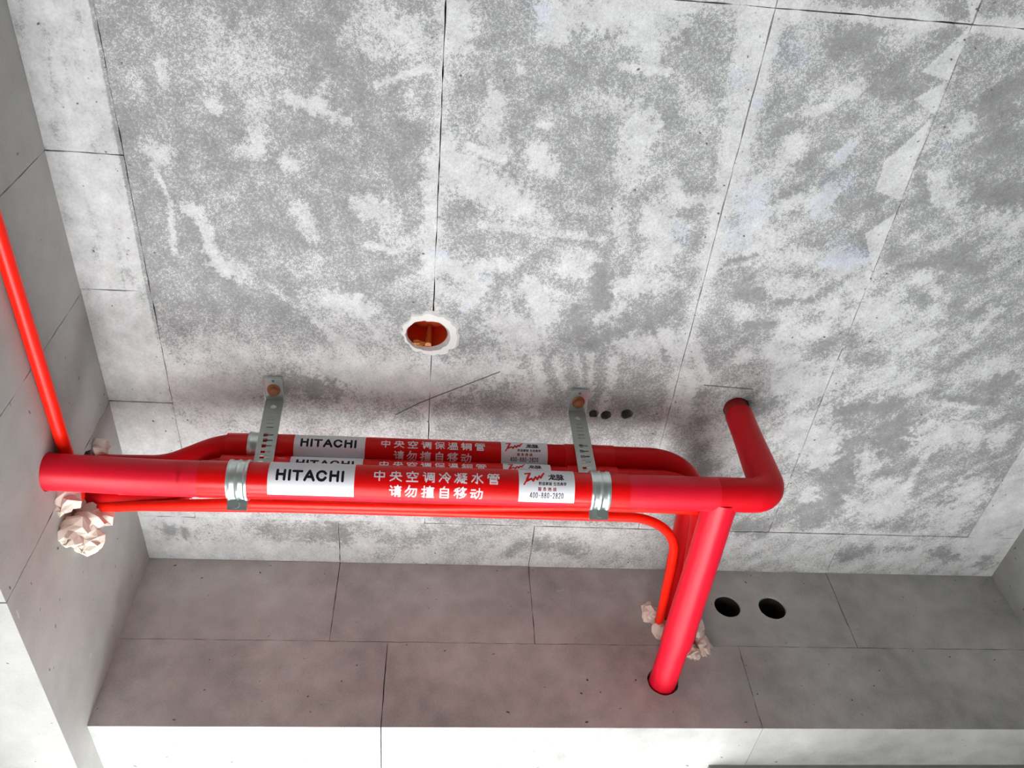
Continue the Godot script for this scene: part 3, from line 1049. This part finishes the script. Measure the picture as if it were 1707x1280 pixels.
func make_pipes() -> void:
	var rc := 0.0235 * S
	# condensate drain: main run, riser with its elbow, branch into the beam
	var base := P(0.0, 0.81, -0.804)
	var drain := thing("drain_pipe", base, "thick pinkish red insulated drain pipe, lowest of the bundle, with elbow rising to ceiling", "pipe")
	var run := spans([[-0.56, 0.787, -0.773], [-0.355, 0.810, -0.804], [0.0, 0.810, -0.804], [0.404, 0.810, -0.804]])
	var maker := MeshMaker.new()
	maker.tube(rounded(run, [0.6, 0.5]), rc, 36)
	put(maker, "insulation_sleeve", mats.sleeve, drain)
	maker = MeshMaker.new()
	var bend := rounded(spans([[0.392, 0.810, -0.804], [0.4695, 0.810, -0.804], [0.470, 0.982, -0.804]]), [rc * 1.06])
	var radii := []
	for q in bend:
		var y: float = (q.y - EYE) / S
		radii.append(lerpf(rc * 1.01, 0.0208 * S, smoothstep(0.84, 0.95, y)))
	maker.tube(bend, radii, 36)
	put(maker, "elbow_sleeve", mats.elbow, drain)
	maker = MeshMaker.new()
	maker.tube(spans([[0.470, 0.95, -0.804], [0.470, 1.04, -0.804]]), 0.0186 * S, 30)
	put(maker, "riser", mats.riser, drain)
	maker = MeshMaker.new()
	maker.tube(spans([[0.4005, 0.807, -0.806], [0.398, 0.796, -0.92], [0.3925, 0.780, -1.098]]), [rc * 0.98, rc * 0.98, rc * 1.02], 36)
	put(maker, "branch_sleeve", mats.sleeve, drain)
	maker = MeshMaker.new()
	maker.tube(spans([[0.393, 0.782, -1.085], [0.388, 0.7712, -1.187], [0.3845, 0.765, -1.26]]), rc * 0.92, 36)
	put(maker, "wall_sleeve", mats.sleeve, drain)
	tape_wrap("tape", P(-0.291, 0.810, -0.804), P(-0.2, 0.810, -0.804), rc + 0.0008, mats.tape, drain)
	tape_wrap("tape", P(0.186, 0.810, -0.804), P(0.268, 0.810, -0.804), rc + 0.0008, mats.tape, drain)
	var lab := put(label_mesh(P(-0.203, 0.810, -0.804), P(0.193, 0.810, -0.804), rc + 0.0018, -95.0, 44.0), "label", mats["中央空调冷凝水管"], drain)
	lab.set_meta("label", "printed red and white warning label")
	# the two refrigerant pipes behind
	var specs := [
		["upper red insulated refrigerant pipe, nearest the ceiling, with white brand label", 0.917, -0.846, 0.0205, [[-0.56, 0.899, -0.881], [-0.368, 0.901, -0.878], [-0.290, 0.9165, -0.847], [-0.20, 0.917, -0.846], [0.404, 0.917, -0.846], [0.412, 0.905, -1.02], [0.426, 0.893, -1.26]], -0.190, 0.171, [-0.284, -0.19], [0.198, 0.27], -8.0],
		["middle red insulated refrigerant pipe, half hidden between the upper pipe and the drain pipe", 0.876, -0.849, 0.0195, [[-0.56, 0.861, -0.896], [-0.368, 0.862, -0.893], [-0.290, 0.8755, -0.850], [-0.20, 0.876, -0.849], [0.408, 0.875, -0.850], [0.424, 0.862, -1.02], [0.446, 0.850, -1.26]], -0.191, 0.173, [-0.284, -0.19], [0.198, 0.27], -14.0],
	]
	for s in specs:
		var r: float = s[3] * S
		var t := thing("refrigerant_pipe", P(0.0, s[1], s[2]), s[0], "pipe", "insulated refrigerant pipes")
		maker = MeshMaker.new()
		maker.tube(rounded(spans(s[4]), [0.15, 0.15, 0.5, 0.085 * S, 0.5]), r, 32)
		put(maker, "insulation_sleeve", mats.shaded_sleeve, t)
		for w in [s[7], s[8]]:
			var fall := -0.0015 if w[0] < 0.0 else 0.0
			tape_wrap("tape", P(w[0], s[1] + fall, s[2]), P(w[1], s[1], s[2]), r + 0.0016, mats.tape, t)
		var l := put(label_mesh(P(s[5], s[1], s[2]), P(s[6], s[1], s[2]), r + 0.0012, -95.0 + s[9], 44.0 + s[9]), "label", mats["中央空调保温铜管"], t)
		l.set_meta("label", "printed red and white warning label")
	# orange electrical conduits
	var tubes := [
		["orange conduit running along the left beam into the foam plug", [[-0.4605, 0.8310, 1.55], [-0.4605, 0.8300, -0.78], [-0.4625, 0.8310, -0.868], [-0.530, 0.838, -0.900]], [0.3, 0.02], 0.0088],
		["orange conduit below the drain pipe, bending into the back beam at the right", [[-0.56, 0.866, -0.932], [-0.40, 0.858, -0.908], [-0.20, 0.8535, -0.8985], [0.369, 0.853, -0.8985], [0.383, 0.8570, -1.02], [0.4045, 0.8775, -1.26]], [0.4, 0.5, 0.085 * S, 0.5], 0.0072],
		["orange conduit tucked against the back of the drain pipe", [[-0.56, 0.848, -0.905], [-0.42, 0.842, -0.893], [-0.25, 0.834, -0.8715], [0.0, 0.835, -0.8705], [0.23, 0.842, -0.8660], [0.418, 0.840, -0.8660], [0.421, 0.835, -1.02], [0.424, 0.836, -1.26]], [0.4, 0.4, 0.5, 0.5, 0.03 * S, 0.5], 0.0072],
	]
	for c in tubes:
		maker = MeshMaker.new()
		var path := rounded(spans(c[1]), c[2])
		maker.tube(path, c[3] * S, 20)
		var o := put(maker, "electrical_conduit", mats.conduit)
		tag(o, c[0], "conduit", "orange conduits")


# ---------------------------------------------------------------- hangers

func make_hanger(x: float, strap_x: float, clamp_x: float, upper_x: float, label: String) -> void:
	var t := thing("pipe_hanger", P(x, 1.0, -0.80), label, "hanger", "zinc pipe hangers")
	var foot_x := x
	# foot plate against the ceiling
	var maker := MeshMaker.new()
	var outline := PackedVector2Array([Vector2(foot_x - 0.0130, -0.8215), Vector2(foot_x + 0.0130, -0.8215), Vector2(foot_x + 0.0130, -0.7790), Vector2(foot_x - 0.0130, -0.7790)])
	var flatly := func(q: Vector2, d: float) -> Vector3: return P(q.x, 0.9958 + d, q.y)
	var nowhere := func(_q: Vector2) -> Vector2: return Vector2.ZERO
	plate(maker, outline, [ring(Vector2(foot_x, -0.7850), 0.0022, 0.0022, 10)], 0.0022, flatly, Vector3.DOWN, nowhere)
	for e in [-1, 1]:   # folded rims
		maker.box(P(foot_x + e * 0.0130 - 0.0006, 0.9930, -0.8215), P(foot_x + e * 0.0130 + 0.0006, 0.9985, -0.7790))
	maker.box(P(foot_x - 0.0130, 0.9930, -0.7796), P(foot_x + 0.0130, 0.9985, -0.7784))
	put(maker, "foot_plate", mats.zinc, t)
	maker = MeshMaker.new()
	var bolt_at := P(foot_x, 0.9958, -0.8010)
	maker.turned(bolt_at, Vector3.DOWN, [Vector2(0.0, 0.0125), Vector2(0.0022, 0.0125), Vector2(0.0024, 0.0096), Vector2(0.0085, 0.0094), Vector2(0.0105, 0.0075), Vector2(0.0115, 0.0)], 24)
	put(maker, "anchor_bolt", mats.bolt, t)
	# hanging strap with its punched slots
	maker = MeshMaker.new()
	var top := P(foot_x, 0.9965, -0.8205)
	var low := P(strap_x, 0.838, -0.8205)
	var len := (top - low).length()
	var down := (low - top) / len
	var across := Vector3(0, 0, 1).cross(down).normalized()
	if across.x < 0.0:
		across = -across
	var half := 0.0165
	var holes := [ring(Vector2(0.0, 0.022), 0.0055, 0.0055, 14)]
	var d0 := 0.098
	while d0 < len - 0.022:
		holes.append(PackedVector2Array([Vector2(-0.0080, d0), Vector2(-0.0004, d0), Vector2(-0.0004, d0 + 0.0026), Vector2(0.0090, d0 + 0.0026), Vector2(0.0090, d0 + 0.0056), Vector2(-0.0004, d0 + 0.0056), Vector2(-0.0004, d0 + 0.0084), Vector2(-0.0080, d0 + 0.0084)]))
		d0 += 0.0145
	var face := PackedVector2Array([Vector2(-half, 0), Vector2(half, 0), Vector2(half, len - 0.004), Vector2(half - 0.004, len), Vector2(-half + 0.004, len), Vector2(-half, len - 0.004)])
	for q in 2:
		var front := q == 0
		var dz := 0.0012 if front else -0.0012
		var nn := Vector3(0, 0, 1.0 if front else -1.0)
		plate(maker, face, holes, 0.0024, func(p: Vector2, d: float) -> Vector3: return top + across * p.x + down * p.y + nn * (0.0012 - d), nn, nowhere)
	for k in 5:   # pressed ribs near the top
		var c := top + down * (0.040 + 0.010 * k) + Vector3(0, 0, 0.0012)
		maker.tube([c - across * 0.006, c + across * 0.006], 0.0013, 8)
	put(maker, "strap", mats.strap, t)
	# clamp round the drain pipe
	var rc := 0.0235 * S + 0.0016
	var centre := P(clamp_x, 0.810, -0.804)
	var w := 0.0128 * S
	maker = MeshMaker.new()
	var band := [Vector2(-w, rc - 0.002), Vector2(-w, rc + 0.0026), Vector2(-w * 0.8, rc + 0.0030), Vector2(-w * 0.62, rc + 0.0014), Vector2(-w * 0.2, rc + 0.0014), Vector2(0.0, rc + 0.0032), Vector2(w * 0.2, rc + 0.0014), Vector2(w * 0.62, rc + 0.0014), Vector2(w * 0.8, rc + 0.0030), Vector2(w, rc + 0.0026), Vector2(w, rc - 0.002)]
	maker.turned(centre, Vector3.RIGHT, band, 40)
	var clamp_band := put(maker, "clamp_band", mats.zinc, t)
	# ears and screw below the clamp
	var e_dir := Vector3(0, -0.80, -0.60)
	var e_side := Vector3(0, 0.60, -0.80)
	for s in [-1, 1]:
		maker = MeshMaker.new()
		var c: Vector3 = centre + e_dir * (rc + 0.0085) + e_side * (0.0026 * s)
		var pts := []
		for a in [-1, 1]:
			for b in [-1, 1]:
				for d in [-1, 1]:
					pts.append(c + Vector3.RIGHT * (w * 0.98 * a) + e_dir * (0.0095 * b) + e_side * (0.0011 * d))
		for fq in [[0, 1, 3, 2], [4, 5, 7, 6], [0, 1, 5, 4], [2, 3, 7, 6], [0, 2, 6, 4], [1, 3, 7, 5]]:
			var nn: Vector3 = ((pts[fq[0]] + pts[fq[1]] + pts[fq[2]] + pts[fq[3]]) * 0.25 - c).normalized()
			maker.flat_quad(pts[fq[0]], pts[fq[1]], pts[fq[2]], pts[fq[3]], nn)
		put(maker, "clamp_ear", mats.zinc, clamp_band)
	maker = MeshMaker.new()
	var sc := centre + e_dir * (rc + 0.0105) - e_side * 0.012
	maker.turned(sc, e_side, [Vector2(0, 0.0), Vector2(0, 0.0052), Vector2(0.004, 0.0056), Vector2(0.004, 0.0024), Vector2(0.024, 0.0024), Vector2(0.024, 0.0)], 12)
	put(maker, "screw", mats.zinc, clamp_band)
	# second clamp, round the upper pipe
	maker = MeshMaker.new()
	var ru := 0.0205 * S + 0.0020
	var uw := 0.0095 * S
	maker.turned(P(upper_x, 0.917, -0.846), Vector3.RIGHT, [Vector2(-uw, ru - 0.002), Vector2(-uw, ru + 0.0020), Vector2(-uw * 0.6, ru + 0.0026), Vector2(-uw * 0.3, ru + 0.001), Vector2(uw * 0.3, ru + 0.001), Vector2(uw * 0.6, ru + 0.0026), Vector2(uw, ru + 0.0020), Vector2(uw, ru - 0.002)], 32)
	put(maker, "upper_clamp", mats.zinc, t)


func make_foam(at: Vector3, lumps: Array, label: String, noise_seed: int) -> void:
	var rng := RandomNumberGenerator.new()
	rng.seed = noise_seed
	var maker := MeshMaker.new()
	for l in lumps:
		maker.lump(P(l[0], l[1], l[2]), Vector3(l[3], l[4], l[5]) * S, rng, 0.28)
	var t := thing("foam_plug", at, label, "foam", "sealing foam in the pipe holes")
	put(maker, "foam", mats.foam, t)


func make_ceiling_box() -> void:
	var c := Vector2(-0.0095, -0.6925)
	var t := thing("junction_box", P(c.x, 1.0, c.y), "orange plastic junction box sunk in the ceiling, ringed with white plaster", "junction box")
	# a cup with two lobes
	var rim := PackedVector2Array()
	for k in 40:
		var a := TAU * k / 40.0
		var q := Vector2(cos(a) * 0.0285, sin(a) * 0.0225)
		if sin(a) > 0.0:
			q.y -= 0.0035 * exp(-pow(cos(a) / 0.16, 2.0))
		rim.append(c + q)
	var maker := MeshMaker.new()
	var deep := 0.048
	for k in 40:
		var a := rim[k]
		var b := rim[(k + 1) % 40]
		var na := Vector3(c.x - a.x, 0, c.y - a.y).normalized()
		var nb := Vector3(c.x - b.x, 0, c.y - b.y).normalized()
		var i := maker.vert(P(a.x, 1.001, a.y), na)
		maker.vert(P(b.x, 1.001, b.y), nb); maker.vert(P(b.x, 1.0 + deep, b.y), nb); maker.vert(P(a.x, 1.0 + deep, a.y), na)
		maker.tri(i, i + 1, i + 2); maker.tri(i, i + 2, i + 3)
		maker.flat_tri(P(a.x, 1.0 + deep, a.y), P(b.x, 1.0 + deep, b.y), P(c.x, 1.0 + deep, c.y), Vector3.DOWN)
	put(maker, "cup", mats.box, t)
	maker = MeshMaker.new()
	maker.tube(spans([[c.x + 0.003, 1.046, c.y - 0.018], [c.x + 0.003, 1.030, c.y - 0.021], [c.x + 0.002, 1.002, c.y - 0.0205]]), [0.003 * S, 0.0042 * S, 0.0046 * S], 14)
	put(maker, "screw_post", mats.box_rib, t)
	maker = MeshMaker.new()
	var rng := RandomNumberGenerator.new()
	rng.seed = 12
	maker.lump(P(c.x - 0.012, 1.004, c.y - 0.019), Vector3(0.010, 0.005, 0.004) * S, rng, 0.3)
	put(maker, "torn_edge", mats.box_rib, t)
	# collar of white plaster
	maker = MeshMaker.new()
	var outer := []
	for k in 40:
		var a := TAU * k / 40.0
		var r := Vector2(cos(a) * 0.0440, sin(a) * 0.0385) * (1.0 + rng.randf_range(-0.10, 0.08))
		if cos(a) < 0.0 and sin(a) < 0.2:
			r *= 0.90
		outer.append(c + Vector2(0.004, 0.001) + r)
	for k in 40:
		var k2 := (k + 1) % 40
		var a := rim[k]
		var b := rim[k2]
		var a1: Vector2 = a.lerp(outer[k], 0.25)
		var b1: Vector2 = b.lerp(outer[k2], 0.25)
		maker.flat_quad(P(a.x, 1.003, a.y), P(b.x, 1.003, b.y), P(b1.x, 0.9952, b1.y), P(a1.x, 0.9952, a1.y), Vector3(c.x - a.x, -0.01, c.y - a.y).normalized())
		var a2: Vector2 = a.lerp(outer[k], 0.8)
		var b2: Vector2 = b.lerp(outer[k2], 0.8)
		maker.flat_quad(P(a1.x, 0.9952, a1.y), P(b1.x, 0.9952, b1.y), P(b2.x, 0.9965, b2.y), P(a2.x, 0.9965, a2.y), Vector3.DOWN)
		maker.flat_quad(P(a2.x, 0.9965, a2.y), P(b2.x, 0.9965, b2.y), P(outer[k2].x, 1.001, outer[k2].y), P(outer[k].x, 1.001, outer[k].y), Vector3(a.x - c.x, -0.03, a.y - c.y).normalized())
	put(maker, "plaster_collar", mats.plaster, t)


const OPEN_LEFT := -0.52
const OPEN_RIGHT := 0.47
const LEFT_OPEN_TO := -1.45


func _ready() -> void:
	# camera
	var cam := Camera3D.new()
	cam.name = "camera"
	add_child(cam)
	cam.fov = 48.444
	cam.near = 0.02
	cam.transform = Transform3D(Basis(Vector3(0.994766, -0.048488, 0.089938), Vector3(-0.041170, 0.615394, 0.787144), Vector3(-0.093515, -0.786727, 0.610177)).orthonormalized(), Vector3(0, EYE, 0))
	cam.current = true
	# sky, sun, exposure
	var env := Environment.new()
	var sky := Sky.new()
	var air := ProceduralSkyMaterial.new()
	air.sky_top_color = Color(0.62, 0.74, 0.90)
	air.sky_horizon_color = Color(0.90, 0.94, 0.96)
	air.ground_bottom_color = Color(0.52, 0.52, 0.50)
	air.ground_horizon_color = Color(0.80, 0.82, 0.82)
	air.sky_energy_multiplier = 0.8
	sky.sky_material = air
	env.background_mode = Environment.BG_SKY
	env.sky = sky
	env.tonemap_mode = Environment.TONE_MAPPER_LINEAR
	env.tonemap_exposure = 6.1
	env.sdfgi_enabled = true
	env.ssao_enabled = true
	env.ssil_enabled = true
	var world := WorldEnvironment.new()
	world.name = "environment"
	world.environment = env
	add_child(world)
	var sun := DirectionalLight3D.new()
	sun.name = "sun"
	sun.light_color = Color(0.985, 0.995, 1.0)
	sun.light_energy = 6.0
	sun.light_angular_distance = 0.5
	sun.shadow_enabled = true
	add_child(sun)
	sun.look_at_from_position(Vector3.ZERO, Vector3(-0.33, -0.78, 0.55))
	wobble.seed = 4
	wobble.frequency = 0.05
	wobble.fractal_octaves = 4
	make_materials()
	make_ceiling()
	make_walls()
	make_pipes()
	make_hanger(-0.2300, -0.2220, -0.2420, -0.2440, "zinc strap hanger with clamp beside the left foam plug end of the pipes")
	make_hanger(0.2220, 0.2235, 0.2290, 0.2240, "zinc strap hanger with clamp beside the three drill holes, near the elbow")
	make_foam(P(X_LEFT, 0.862, -0.902), [[-0.462, 0.806, -0.840, 0.016, 0.024, 0.018], [-0.455, 0.850, -0.918, 0.022, 0.022, 0.026], [-0.458, 0.825, -0.905, 0.022, 0.020, 0.022], [-0.460, 0.790, -0.885, 0.020, 0.022, 0.020], [-0.458, 0.812, -0.930, 0.020, 0.018, 0.020], [-0.466, 0.922, -0.868, 0.014, 0.018, 0.022], [-0.482, 0.868, -0.895, 0.022, 0.050, 0.048]], "crumpled off-white foam sealing the pipe hole in the left beam", 21)
	make_foam(P(0.431, 0.876, Z_BEAM), [[0.388, 0.898, -1.180, 0.014, 0.020, 0.012], [0.400, 0.862, -1.178, 0.016, 0.018, 0.014], [0.462, 0.872, -1.182, 0.016, 0.024, 0.012], [0.470, 0.838, -1.184, 0.014, 0.020, 0.010], [0.448, 0.825, -1.185, 0.014, 0.014, 0.008], [0.431, 0.874, -1.196, 0.040, 0.036, 0.016]], "crumpled off-white foam sealing the pipe hole in the back beam", 22)
	make_ceiling_box()
